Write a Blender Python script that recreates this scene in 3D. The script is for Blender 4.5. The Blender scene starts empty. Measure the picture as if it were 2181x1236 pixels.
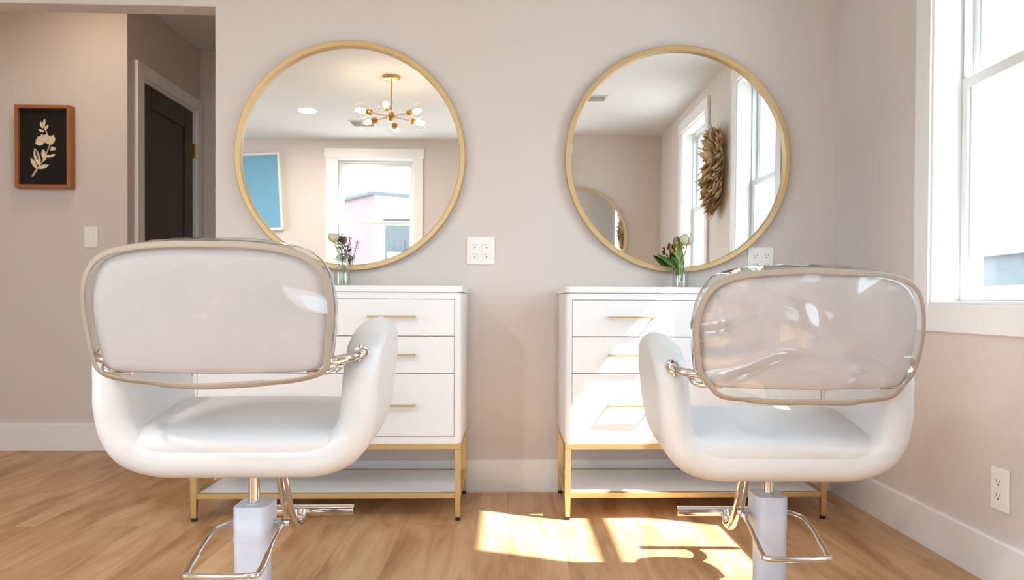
import bpy, bmesh, math, random
from mathutils import Vector, Matrix, noise
PI = math.pi
random.seed(7)
sc = bpy.context.scene
COL = sc.collection

# ---------------------------------------------------------------- camera
cam_data = bpy.data.cameras.new('camera')
cam = bpy.data.objects.new('camera', cam_data); COL.objects.link(cam)
_r = Vector((0.9994965445, -0.0313314809, 0.0049995823))
_f = Vector((0.0313923483, 0.9994277207, -0.0125996667))
_u = Vector((-0.0046019549, 0.0127502719, 0.9999081221))
cam.matrix_world = Matrix(((_r.x, _u.x, -_f.x, 0.0), (_r.y, _u.y, -_f.y, -2.9746), (_r.z, _u.z, -_f.z, 0.7642), (0, 0, 0, 1)))
cam_data.sensor_width = 36.0
cam_data.lens = 1559.94 / 2181 * 36
cam_data.shift_x = -(1131.87 - 1090.5) / 2181
cam_data.shift_y = (666.55 - 618.0) / 2181
cam_data.clip_start = 0.02
cam_data.dof.use_dof = True
cam_data.dof.focus_distance = 1.75
cam_data.dof.aperture_fstop = 5.6
sc.camera = cam

# ---------------------------------------------------------------- world, sun, exposure
world = bpy.data.worlds.new('world'); sc.world = world; world.use_nodes = True
wn = world.node_tree
wn.nodes['Background'].inputs[0].default_value = (0.76, 0.895, 1.06, 1)
wn.nodes['Background'].inputs[1].default_value = 4.4
sun = bpy.data.lights.new('sun', 'SUN'); sun.energy = 13.0; sun.angle = math.radians(0.9); sun.color = (1.0, 0.98, 0.96)
sun_o = bpy.data.objects.new('sun', sun); COL.objects.link(sun_o)
SUN_DIR = Vector((-1.0, 0.40, -1.29)).normalized()
sun_o.rotation_euler = SUN_DIR.to_track_quat('-Z', 'Y').to_euler()
sun_o.location = (5, -3, 6)
vs = sc.view_settings
vs.view_transform = 'Standard'; vs.look = 'None'; vs.gamma = 1.0; vs.exposure = 1.08; vs.use_curve_mapping = False
sc.cycles.max_bounces = 12; sc.cycles.diffuse_bounces = 7; sc.cycles.glossy_bounces = 6; sc.cycles.transparent_max_bounces = 24
sc.cycles.transmission_bounces = 6
sc.cycles.sample_clamp_indirect = 8.0
sc.cycles.caustics_reflective = False; sc.cycles.caustics_refractive = False

XR = 1.3384      # right wall
YR = -3.68       # rear wall, behind the camera
XL = -3.40       # left wall
H = 2.23         # ceiling
XO = -1.1736     # edge of the opening in the mirror wall
YH = 0.85        # hall wall with the picture
XD = -1.955      # hall wall with the dark door
YE = 1.74        # end of the hall
HH = 2.35        # hall ceiling

def portal(loc, rot, sx, sy):
    l = bpy.data.lights.new('window_portal', 'AREA'); l.shape = 'RECTANGLE'; l.size = sx; l.size_y = sy
    l.cycles.is_portal = True
    o = bpy.data.objects.new('window_portal', l); COL.objects.link(o); o.location = loc; o.rotation_euler = rot
portal((XR + 0.13, -1.04, 1.41), (0, PI/2, 0), 1.40, 0.74)
portal((XR + 0.13, -2.445, 1.41), (0, PI/2, 0), 1.40, 0.78)
portal((XL-0.13, -2.80, 1.23), (0, -PI/2, 0), 1.66, 1.40)
portal((0.05, YR-0.13, 1.18), (PI/2, 0, 0), 0.78, 1.76)
portal((-1.205, YR - 0.13, 1.41), (PI/2, 0, 0), 0.80, 1.40)

# ---------------------------------------------------------------- materials
MATS = {}
def lin(c):
    return tuple(((v/255)/12.92 if v/255 <= 0.04045 else (((v/255)+0.055)/1.055)**2.4) for v in c)
def mat(name, rgb, rough=0.5, metal=0.0, coat=0.0, bump=0.0, bscale=200.0, var=0.0, vscale=3.0, spec=0.5, subs=0.0, emit=None, estr=0.0, detail=4.0):
    m = bpy.data.materials.new(name); m.use_nodes = True
    nt = m.node_tree; b = nt.nodes['Principled BSDF']
    c = lin(rgb)
    b.inputs['Base Color'].default_value = (*c, 1)
    b.inputs['Roughness'].default_value = rough
    b.inputs['Metallic'].default_value = metal
    b.inputs['Coat Weight'].default_value = coat
    b.inputs['Coat Roughness'].default_value = 0.06
    b.inputs['Specular IOR Level'].default_value = spec
    if subs:
        b.inputs['Subsurface Weight'].default_value = subs; b.inputs['Subsurface Scale'].default_value = 0.02
    if emit:
        b.inputs['Emission Color'].default_value = (*emit, 1); b.inputs['Emission Strength'].default_value = estr
    tc = nt.nodes.new('ShaderNodeTexCoord')
    if var:
        n = nt.nodes.new('ShaderNodeTexNoise'); n.inputs['Scale'].default_value = vscale; n.inputs['Detail'].default_value = detail
        nt.links.new(tc.outputs['Object'], n.inputs['Vector'])
        mx = nt.nodes.new('ShaderNodeMix'); mx.data_type = 'RGBA'
        mx.inputs[6].default_value = (*[v*(1-var) for v in c], 1); mx.inputs[7].default_value = (*[min(1, v*(1+var)) for v in c], 1)
        nt.links.new(n.outputs['Fac'], mx.inputs[0]); nt.links.new(mx.outputs[2], b.inputs['Base Color'])
    if bump:
        n2 = nt.nodes.new('ShaderNodeTexNoise'); n2.inputs['Scale'].default_value = bscale
        nt.links.new(tc.outputs['Object'], n2.inputs['Vector'])
        bp = nt.nodes.new('ShaderNodeBump'); bp.inputs['Strength'].default_value = bump; bp.inputs['Distance'].default_value = 0.01
        nt.links.new(n2.outputs['Fac'], bp.inputs['Height']); nt.links.new(bp.outputs['Normal'], b.inputs['Normal'])
    MATS[name] = m
    return m

def clear_mat(name, tint=(1, 1, 1), ior=1.45, rough=0.02, gloss=1.0, bump=0.0, bscale=20.0, haze=0.0, stretch=(1, 1, 1), dist=0.03):
    """thin clear sheet or pane: what lies behind shows through, with a fresnel reflection on top"""
    m = bpy.data.materials.new(name); m.use_nodes = True
    nt = m.node_tree; nt.nodes.clear()
    out = nt.nodes.new('ShaderNodeOutputMaterial')
    tr = nt.nodes.new('ShaderNodeBsdfTransparent'); tr.inputs[0].default_value = (*tint, 1)
    gl = nt.nodes.new('ShaderNodeBsdfGlossy'); gl.inputs['Roughness'].default_value = rough
    # Schlick reflectance, the same from both sides of the sheet
    f0 = ((ior-1)/(ior+1))**2
    fr = nt.nodes.new('ShaderNodeLayerWeight'); fr.inputs['Blend'].default_value = 0.5
    pw = nt.nodes.new('ShaderNodeMath'); pw.operation = 'POWER'; pw.inputs[1].default_value = 5.0
    ma = nt.nodes.new('ShaderNodeMath'); ma.operation = 'MULTIPLY_ADD'; ma.inputs[1].default_value = 1-f0; ma.inputs[2].default_value = f0
    mul = nt.nodes.new('ShaderNodeMath'); mul.operation = 'MULTIPLY'; mul.inputs[1].default_value = gloss; mul.use_clamp = True
    nt.links.new(fr.outputs['Facing'], pw.inputs[0]); nt.links.new(pw.outputs[0], ma.inputs[0])
    mx = nt.nodes.new('ShaderNodeMixShader')
    nt.links.new(ma.outputs[0], mul.inputs[0]); nt.links.new(mul.outputs[0], mx.inputs[0])
    nt.links.new(gl.outputs[0], mx.inputs[2])
    if haze:
        df = nt.nodes.new('ShaderNodeBsdfTranslucent'); df.inputs[0].default_value = (0.9, 0.9, 0.88, 1)
        m2 = nt.nodes.new('ShaderNodeMixShader'); m2.inputs[0].default_value = haze
        nt.links.new(tr.outputs[0], m2.inputs[1]); nt.links.new(df.outputs[0], m2.inputs[2])
        nt.links.new(m2.outputs[0], mx.inputs[1])
    else:
        nt.links.new(tr.outputs[0], mx.inputs[1])
    if bump:
        tc = nt.nodes.new('ShaderNodeTexCoord'); mp = nt.nodes.new('ShaderNodeMapping'); mp.inputs['Scale'].default_value = stretch
        n2 = nt.nodes.new('ShaderNodeTexNoise'); n2.inputs['Scale'].default_value = bscale; n2.inputs['Detail'].default_value = 0.6
        n2.inputs['Distortion'].default_value = 0.6
        bp = nt.nodes.new('ShaderNodeBump'); bp.inputs['Strength'].default_value = bump; bp.inputs['Distance'].default_value = dist
        nt.links.new(tc.outputs['Object'], mp.inputs[0]); nt.links.new(mp.outputs[0], n2.inputs['Vector'])
        nt.links.new(n2.outputs['Fac'], bp.inputs['Height'])
        nt.links.new(bp.outputs['Normal'], gl.inputs['Normal']); nt.links.new(bp.outputs['Normal'], fr.inputs['Normal'])
    nt.links.new(mx.outputs[0], out.inputs[0])
    MATS[name] = m
    return m

def wood_floor():
    m = bpy.data.materials.new('oak_planks'); m.use_nodes = True
    nt = m.node_tree; N = nt.nodes; L = nt.links; b = N['Principled BSDF']
    tc = N.new('ShaderNodeTexCoord')
    sep = N.new('ShaderNodeSeparateXYZ'); L.new(tc.outputs['Object'], sep.inputs[0])
    cmb = N.new('ShaderNodeCombineXYZ'); L.new(sep.outputs['Y'], cmb.inputs['X']); L.new(sep.outputs['X'], cmb.inputs['Y'])
    br = N.new('ShaderNodeTexBrick'); L.new(cmb.outputs[0], br.inputs['Vector'])
    br.offset = 0.37; br.inputs['Scale'].default_value = 1.0; br.inputs['Brick Width'].default_value = 1.22
    br.inputs['Row Height'].default_value = 0.178; br.inputs['Mortar Size'].default_value = 0.0009; br.inputs['Mortar Smooth'].default_value = 0.3
    br.inputs['Color1'].default_value = (0, 0, 0, 1); br.inputs['Color2'].default_value = (1, 1, 1, 1); br.inputs['Mortar'].default_value = (0.5, 0.5, 0.5, 1)
    # each plank shifts the grain pattern
    sc_ = N.new('ShaderNodeVectorMath'); sc_.operation = 'SCALE'; sc_.inputs['Scale'].default_value = 7.0
    L.new(br.outputs['Color'], sc_.inputs[0])
    add = N.new('ShaderNodeVectorMath'); add.operation = 'ADD'; L.new(tc.outputs['Object'], add.inputs[0]); L.new(sc_.outputs[0], add.inputs[1])
    mp = N.new('ShaderNodeMapping'); mp.inputs['Scale'].default_value = (7.0, 1.15, 1); L.new(add.outputs[0], mp.inputs[0])
    n1 = N.new('ShaderNodeTexNoise'); n1.inputs['Scale'].default_value = 1.6; n1.inputs['Detail'].default_value = 5; n1.inputs['Distortion'].default_value = 0.9
    L.new(mp.outputs[0], n1.inputs['Vector'])
    cr = N.new('ShaderNodeValToRGB'); L.new(n1.outputs['Fac'], cr.inputs[0])
    e = cr.color_ramp.elements
    e[0].position = 0.30; e[0].color = (*lin((168, 124, 84)), 1)
    e[1].position = 0.68; e[1].color = (*lin((216, 178, 136)), 1)
    k = cr.color_ramp.elements.new(0.47); k.color = (*lin((196, 152, 108)), 1)
    mp2 = N.new('ShaderNodeMapping'); mp2.inputs['Scale'].default_value = (60, 2.2, 1); L.new(add.outputs[0], mp2.inputs[0])
    n2 = N.new('ShaderNodeTexNoise'); n2.inputs['Scale'].default_value = 2.0; n2.inputs['Detail'].default_value = 6
    L.new(mp2.outputs[0], n2.inputs['Vector'])
    mx = N.new('ShaderNodeMix'); mx.data_type = 'RGBA'; mx.blend_type = 'MULTIPLY'; mx.inputs[0].default_value = 0.35
    cr2 = N.new('ShaderNodeValToRGB'); cr2.color_ramp.elements[0].position = 0.3; cr2.color_ramp.elements[0].color = (0.66, 0.62, 0.58, 1); cr2.color_ramp.elements[1].position = 0.62; cr2.color_ramp.elements[1].color = (1, 1, 1, 1)
    L.new(n2.outputs['Fac'], cr2.inputs[0]); L.new(cr.outputs[0], mx.inputs[6]); L.new(cr2.outputs[0], mx.inputs[7])
    # plank to plank tone
    mx2 = N.new('ShaderNodeMix'); mx2.data_type = 'RGBA'; mx2.blend_type = 'MULTIPLY'; mx2.inputs[0].default_value = 1.0
    cr3 = N.new('ShaderNodeValToRGB'); cr3.color_ramp.elements[0].color = (0.86, 0.84, 0.83, 1); cr3.color_ramp.elements[1].color = (1.05, 1.05, 1.06, 1)
    L.new(br.outputs['Color'], cr3.inputs[0]); L.new(mx.outputs[2], mx2.inputs[6]); L.new(cr3.outputs[0], mx2.inputs[7])
    mx3 = N.new('ShaderNodeMix'); mx3.data_type = 'RGBA'; mx3.inputs[7].default_value = (*lin((110, 78, 52)), 1)
    sub = N.new('ShaderNodeMath'); sub.operation = 'MULTIPLY'; sub.inputs[1].default_value = 0.45; L.new(br.outputs['Fac'], sub.inputs[0])
    L.new(sub.outputs[0], mx3.inputs[0]); L.new(mx2.outputs[2], mx3.inputs[6])
    L.new(mx3.outputs[2], b.inputs['Base Color'])
    b.inputs['Roughness'].default_value = 0.42; b.inputs['Specular IOR Level'].default_value = 0.4
    bp = N.new('ShaderNodeBump'); bp.inputs['Strength'].default_value = 0.08; bp.inputs['Distance'].default_value = 0.003
    L.new(n2.outputs['Fac'], bp.inputs['Height']); L.new(bp.outputs[0], b.inputs['Normal'])
    return m

M_wall = mat('greige_paint', (211, 202, 196), 0.75, bump=0.05, bscale=260)
M_ceil = mat('ceiling_paint', (212, 213, 214), 0.85, bump=0.03, bscale=220)
M_trim = mat('white_trim_paint', (232, 230, 228), 0.38)
M_vinylwin = mat('white_window_vinyl', (214, 218, 217), 0.3)
M_floor = wood_floor()
M_gold = mat('brushed_gold', (206, 178, 126), 0.38, metal=0.75, bump=0.02, bscale=300)
M_goldframe = mat('satin_gold_frame', (200, 172, 124), 0.42, metal=0.6)
M_brass = mat('polished_brass', (205, 162, 88), 0.22, metal=1.0)
M_mirror = mat('mirror_silver', (243, 245, 244), 0.0, metal=1.0)
M_lacquer = mat('white_lacquer', (233, 235, 237), 0.28)
M_slab = mat('white_stone_top', (235, 234, 233), 0.3)
M_leather = mat('white_leather', (214, 214, 214), 0.42, bump=0.05, bscale=420)
M_pad = mat('pale_leather', (198, 195, 196), 0.45, bump=0.04, bscale=300)
M_piping = mat('beige_piping', (160, 147, 132), 0.6)
M_seam = mat('grey_seam', (128, 120, 114), 0.5)
M_chrome = mat('chrome', (226, 222, 218), 0.07, metal=1.0)
M_plastic = mat('pale_lilac_plastic', (204, 209, 221), 0.35)
M_black = mat('black_rubber', (22, 21, 21), 0.6)
M_plate = mat('white_plastic_plate', (236, 234, 231), 0.35)
M_slot = mat('dark_slot', (60, 58, 56), 0.6)
M_doordark = mat('dark_painted_door', (34, 31, 28), 0.35)
M_halltrim = M_trim
M_picwood = mat('oiled_wood_frame', (160, 96, 52), 0.45, var=0.25, vscale=30)
M_picblack = mat('black_velvet', (14, 12, 11), 0.9)
M_petal = mat('pressed_petal', (226, 208, 176), 0.8)
M_blue = mat('blue_canvas', (112, 166, 192), 0.6, var=0.12, vscale=2.5)
M_canvframe = mat('pale_frame', (224, 222, 214), 0.5)
M_glasspane = clear_mat('window_glass', (0.97, 0.99, 0.98), 1.45, 0.0)
M_vinyl = clear_mat('clear_vinyl', (0.965, 0.96, 0.955), 1.5, 0.035, 1.3, bump=0.7, bscale=4.5, haze=0.03, stretch=(1, 1, 1.6))
M_vinyl_creased = clear_mat('creased_clear_vinyl', (0.965, 0.96, 0.955), 1.5, 0.03, 1.6, bump=1.0, bscale=6.0, haze=0.03, stretch=(1, 1, 1.7), dist=0.075)
M_vase = clear_mat('vase_glass', (0.95, 0.97, 0.96), 1.5, 0.02, 2.2)
M_globe = clear_mat('globe_glass', (0.98, 0.98, 0.97), 1.45, 0.02, 1.4)
M_water = clear_mat('vase_water', (0.94, 0.97, 0.92), 1.33, 0.02, 1.0)
M_green = mat('leaf_green', (84, 124, 62), 0.5, var=0.25, vscale=40)
M_stem = mat('pale_green_stem', (166, 190, 100), 0.5)
M_euca = mat('eucalyptus_green', (92, 116, 92), 0.6)
M_eucastem = mat('reddish_stem', (118, 92, 80), 0.6)
M_cream = mat('cream_petal', (244, 240, 222), 0.6)
M_ochre = mat('ochre_bud', (176, 140, 52), 0.7, var=0.35, vscale=120)
M_brownbud = mat('brown_bud', (112, 84, 40), 0.7)
def petal_mat(name, rgb, k):
    m = mat(name, rgb, 0.6); nt = m.node_tree; b = nt.nodes['Principled BSDF']; out = nt.nodes['Material Output']
    t = nt.nodes.new('ShaderNodeBsdfTranslucent'); t.inputs[0].default_value = (*lin(rgb), 1)
    x = nt.nodes.new('ShaderNodeMixShader'); x.inputs[0].default_value = k
    nt.links.new(b.outputs[0], x.inputs[1]); nt.links.new(t.outputs[0], x.inputs[2]); nt.links.new(x.outputs[0], out.inputs[0])
    return m
M_cream = petal_mat('cream_petal', (246, 242, 226), 0.5)
M_green = petal_mat('leaf_green', (96, 140, 70), 0.3)
M_euca = petal_mat('eucalyptus_green', (104, 128, 100), 0.25)
M_paper = mat('white_paper', (240, 238, 235), 0.6)
M_dry = mat('dried_leaf', (222, 198, 154), 0.7, var=0.3, vscale=14)
M_dry2 = mat('dried_leaf_dark', (164, 130, 94), 0.7, var=0.4, vscale=20)
M_pink = mat('pink_render', (128, 103, 101), 0.85, var=0.05, vscale=1)
M_whitehouse = mat('white_render', (214, 213, 210), 0.85)
M_greyhouse = mat('grey_siding', (84, 87, 88), 0.8, var=0.15, vscale=1.5)
M_roof = mat('slate_roof', (84, 85, 86), 0.8)
M_street = mat('pale_concrete', (170, 169, 166), 0.9, var=0.08, vscale=0.6)
M_bulb = mat('lit_bulb', (255, 240, 214), 0.4, emit=(1.0, 0.78, 0.5), estr=26.0)
M_led = mat('lit_diffuser', (255, 255, 250), 0.4, emit=(1.0, 0.95, 0.86), estr=6.0)
M_vent = mat('vent_metal', (214, 212, 208), 0.5)

# ---------------------------------------------------------------- mesh helpers
def catmull(pts, n=6, closed=False):
    P = [Vector(p) for p in pts]; out = []; k = len(P)
    segs = k if closed else k - 1
    for i in range(segs):
        if closed: p0, p1, p2, p3 = P[(i-1) % k], P[i], P[(i+1) % k], P[(i+2) % k]
        else: p0, p1, p2, p3 = P[max(i-1, 0)], P[i], P[i+1], P[min(i+2, k-1)]
        for j in range(n):
            t = j/n
            out.append(0.5*((2*p1) + (-p0+p2)*t + (2*p0-5*p1+4*p2-p3)*t*t + (-p0+3*p1-3*p2+p3)*t*t*t))
    if not closed: out.append(P[-1])
    return out

class MB:
    def __init__(s): s.b = bmesh.new()
    def box(s, x0, y0, z0, x1, y1, z1, bev=0.0, seg=2):
        m = Matrix.Translation(((x0+x1)/2, (y0+y1)/2, (z0+z1)/2)) @ Matrix.Diagonal((abs(x1-x0), abs(y1-y0), abs(z1-z0), 1))
        r = bmesh.ops.create_cube(s.b, size=1.0, matrix=m)
        if bev:
            es = list({e for v in r['verts'] for e in v.link_edges})
            bmesh.ops.bevel(s.b, geom=es, offset=bev, segments=seg, profile=0.5, affect='EDGES')
        return s
    def prism(s, pts, z0, z1, axis='z'):
        def mk(a, b_, c):
            return {'z': (a, b_, c), 'y': (a, c, b_), 'x': (c, a, b_)}[axis]
        lo = [s.b.verts.new(mk(p[0], p[1], z0)) for p in pts]; hi = [s.b.verts.new(mk(p[0], p[1], z1)) for p in pts]
        n = len(pts)
        s.b.faces.new(lo[::-1]); s.b.faces.new(hi)
        for i in range(n): s.b.faces.new((lo[i], lo[(i+1) % n], hi[(i+1) % n], hi[i]))
        return s
    def tube(s, pts, r, seg=12, closed=False, sx=1.0, up=None, taper=None, ups=None):
        P = [Vector(p) for p in pts]; n = len(P); rings = []; prev = None
        for i, p in enumerate(P):
            if closed: t = P[(i+1) % n] - P[i-1]
            else: t = P[min(i+1, n-1)] - P[max(i-1, 0)]
            if t.length < 1e-9: t = Vector((0, 0, 1))
            t.normalize()
            a = Vector(ups[i]) if ups else Vector(up) if up else (prev if prev is not None else (Vector((0, 0, 1)) if abs(t.z) < 0.9 else Vector((1, 0, 0))))
            u = (a - t*a.dot(t)); u.normalize() if u.length > 1e-6 else None
            if u.length < 1e-6: u = t.orthogonal().normalized()
            v = t.cross(u); prev = u
            rr = r*(taper(i/(n-1)) if taper else 1.0)
            rings.append([s.b.verts.new(p + (u*math.cos(2*PI*k/seg)*sx + v*math.sin(2*PI*k/seg))*rr) for k in range(seg)])
        m = n if closed else n-1
        for i in range(m):
            A, B = rings[i], rings[(i+1) % n]
            for k in range(seg): s.b.faces.new((A[k], A[(k+1) % seg], B[(k+1) % seg], B[k]))
        if not closed:
            s.b.faces.new(rings[0][::-1]); s.b.faces.new(rings[-1])
        return s
    def lathe(s, prof, c=(0, 0, 0), seg=32, axis='z', cap=True):
        rings = []
        for (r, h) in prof:
            ring = []
            for k in range(seg):
                a = 2*PI*k/seg; x, y = r*math.cos(a), r*math.sin(a)
                p = {'z': (x, y, h), 'y': (x, h, y), 'x': (h, x, y)}[axis]
                ring.append(s.b.verts.new((c[0]+p[0], c[1]+p[1], c[2]+p[2])))
            rings.append(ring)
        for A, B in zip(rings, rings[1:]):
            for k in range(seg): s.b.faces.new((A[k], A[(k+1) % seg], B[(k+1) % seg], B[k]))
        if cap:
            s.b.faces.new(rings[0][::-1]); s.b.faces.new(rings[-1])
        return s
    def ball(s, c, r, sc_=(1, 1, 1), sub=2, rot=None):
        m = Matrix.Translation(c) @ (rot.to_matrix().to_4x4() if rot else Matrix.Identity(4)) @ Matrix.Diagonal((sc_[0], sc_[1], sc_[2], 1))
        bmesh.ops.create_icosphere(s.b, subdivisions=sub, radius=r, matrix=m); return s
    def surf(s, rows, closed_u=False):
        R = [[s.b.verts.new(p) for p in row] for row in rows]
        for A, B in zip(R, R[1:]):
            n = len(A)
            for k in range(n if closed_u else n-1): s.b.faces.new((A[k], A[(k+1) % n], B[(k+1) % n], B[k]))
        return R
    def leaf(s, base, direction, normal, ln, wd, curl=0.15, n=5, th=0.0006):
        d = Vector(direction).normalized(); nn = Vector(normal); nn = (nn - d*nn.dot(d))
        nn = nn.normalized() if nn.length > 1e-5 else d.orthogonal().normalized()
        sd = d.cross(nn); base = Vector(base); L_, R_, C_ = [], [], []
        for i in range(n+1):
            t = i/n; w = wd*math.sin(PI*min(1, t*0.93+0.05))**0.8*0.5
            c = base + d*ln*t + nn*(-curl*ln*t*t)
            C_.append(s.b.verts.new(c + nn*w*-0.25)); L_.append(s.b.verts.new(c + sd*w)); R_.append(s.b.verts.new(c - sd*w))
        for i in range(n):
            s.b.faces.new((C_[i], C_[i+1], L_[i+1], L_[i])); s.b.faces.new((R_[i], R_[i+1], C_[i+1], C_[i]))
        return s
    def build(s, name, material, parent=None, smooth=False, loc=None, angle=40, solid=0.0, sub=0):
        bmesh.ops.recalc_face_normals(s.b, faces=s.b.faces)
        me = bpy.data.meshes.new(name); s.b.to_mesh(me); s.b.free()
        for mm in (material if isinstance(material, (list, tuple)) else [material]): me.materials.append(mm)
        if smooth:
            for p in me.polygons: p.use_smooth = True
            if angle < 180:
                me.set_sharp_from_angle(angle=math.radians(angle))
        o = bpy.data.objects.new(name, me); COL.objects.link(o)
        if parent: o.parent = parent
        if loc: o.location = loc
        if solid:
            md = o.modifiers.new('thickness', 'SOLIDIFY'); md.thickness = solid; md.offset = 0
        if sub:
            md = o.modifiers.new('subdiv', 'SUBSURF'); md.levels = sub; md.render_levels = sub
        return o

def thing(name, label, cat, loc=(0, 0, 0), rotz=0, group=None):
    o = bpy.data.objects.new(name, None); COL.objects.link(o); o.location = loc; o.rotation_euler = (0, 0, rotz)
    o['label'] = label; o['category'] = cat
    if group: o['group'] = group
    return o
def tag(o, label, cat, group=None):
    o['label'] = label; o['category'] = cat
    if group: o['group'] = group
    return o
def struct(o): o['kind'] = 'structure'; return o
def roundrect(x0, y0, x1, y1, r, corners=(1, 1, 1, 1), n=6):
    pts = []
    for (cx, cy, a0, on) in ((x1-r, y1-r, 0, corners[0]), (x0+r, y1-r, 90, corners[1]), (x0+r, y0+r, 180, corners[2]), (x1-r, y0+r, 270, corners[3])):
        if on:
            for k in range(n+1):
                a = math.radians(a0 + 90*k/n); pts.append((cx+r*math.cos(a), cy+r*math.sin(a)))
        else:
            a = math.radians(a0+45); pts.append((cx+r*(1 if math.cos(a) > 0 else -1), cy+r*(1 if math.sin(a) > 0 else -1)))
    return pts

# ---------------------------------------------------------------- room shell
T = 0.14
struct(MB().box(XL-T, YR-T, -0.06, XR+T, YE+T, 0.0).build('floor', M_floor))
struct(MB().box(XL-T, YR-T, H, XR+T, 0.0, H+0.10).build('ceiling', M_ceil))
struct(MB().box(XL-T, 0.092, HH, XR+T, YE+T, HH+0.08).build('ceiling_hall', M_ceil))
# mirror wall with its wide opening to the hall
HD = 1.944
w = MB(); w.box(XO, 0, 0, XR+T, 0.092, HH+0.08); w.box(XL, 0, HD, XO, 0.092, HH+0.08)
struct(w.build('wall_back', M_wall))
def wall_with_holes(name, axis, plane, a0, a1, holes, out):
    """slab wall of thickness T with rectangular holes (a_lo, a_hi, z_lo, z_hi), ordered along a"""
    w = MB(); p0, p1 = (plane, plane+out*T)
    def bx(a, b_, z0, z1):
        if b_-a < 1e-5 or z1-z0 < 1e-5: return
        if axis == 'x': w.box(min(p0, p1), a, z0, max(p0, p1), b_, z1)
        else: w.box(a, min(p0, p1), z0, b_, max(p0, p1), z1)
    cur = a0
    for (h0, h1, z0, z1) in holes:
        bx(cur, h0, 0, H); bx(h0, h1, 0, z0); bx(h0, h1, z1, H); cur = h1
    bx(cur, a1, 0, H)
    return struct(w.build(name, M_wall))
WZ0, WZ1 = 0.766, 2.062
holeB = (-2.815, -2.085, WZ0, WZ1); holeA = (-1.375, -0.704, WZ0, WZ1)
wall_with_holes('wall_right', 'x', XR, YR, 0.0, [holeB, holeA], 1)
holeC = (-1.555, -0.855, WZ0, WZ1); holeD = (-0.34, 0.44, 0.30, WZ1)
wall_with_holes('wall_rear', 'y', YR, XL-T, XR+T, [holeC, holeD], -1)
holeE = (-3.50, -2.10, 0.40, WZ1)
wall_with_holes('wall_left', 'x', XL, YR, 0.0, [holeE], -1)
struct(MB().box(XL-T, 0.0, 0, XL, YE+T, HH).build('wall_hall_left', M_wall))
struct(MB().box(XL, YH, 0, XD, YH+0.12, HH).build('wall_hall_picture', M_wall))
w = MB(); w.box(XD-0.12, YH+0.12, 0, XD, 0.99, HH); w.box(XD-0.12, 1.66, 0, XD, YE, HH); w.box(XD-0.12, 0.99, 1.955, XD, 1.66, HH)
struct(w.build('wall_hall_door', M_wall))
struct(MB().box(XD-0.12, YE, 0, XR+T, YE+T, HH).build('wall_hall_end', M_wall))
struct(MB().box(-1.165, 0.092, 0, -1.045, YE, HH).build('wall_hall_right', M_wall))  # unseen wall, set close in to darken the end of the hall

def bb_profile(m, a0, a1, fixed, axis, side, h=0.130, t=0.015):
    """baseboard with an eased top edge; side = direction the face looks"""
    pr = [(0, 0), (t, 0), (t, h-0.006), (t-0.004, h), (0, h)]
    if axis == 'x':
        pts = [(fixed+side*p[0], p[1]) for p in pr]; m.prism([(p[0], p[1]) for p in pts], a0, a1, 'yy') if False else None
        lo = [m.b.verts.new((a0, fixed+side*p[0], p[1])) for p in pr]; hi = [m.b.verts.new((a1, fixed+side*p[0], p[1])) for p in pr]
    else:
        lo = [m.b.verts.new((fixed+side*p[0], a0, p[1])) for p in pr]; hi = [m.b.verts.new((fixed+side*p[0], a1, p[1])) for p in pr]
    n = len(pr); m.b.faces.new(lo); m.b.faces.new(hi[::-1])
    for i in range(n): m.b.faces.new((lo[i], hi[i], hi[(i+1) % n], lo[(i+1) % n]))
    return m
struct(bb_profile(MB(), XO, XR-0.015, 0.0, 'x', -1).build('baseboard_back', M_trim))
struct(bb_profile(MB(), YR+0.015, 0.0, XR, 'y', -1).build('baseboard_right', M_trim))
struct(bb_profile(MB(), XL+0.015, XR-0.015, YR, 'x', 1).build('baseboard_rear', M_trim))
struct(bb_profile(MB(), YR, YH-0.015, XL, 'y', 1).build('baseboard_left', M_trim))
struct(bb_profile(MB(), XL, XD, YH, 'x', -1, h=0.140).build('baseboard_hall', M_trim))
struct(bb_profile(MB(), XD, -1.165, YE, 'x', -1, h=0.140).build('baseboard_hall_end', M_trim))

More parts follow.
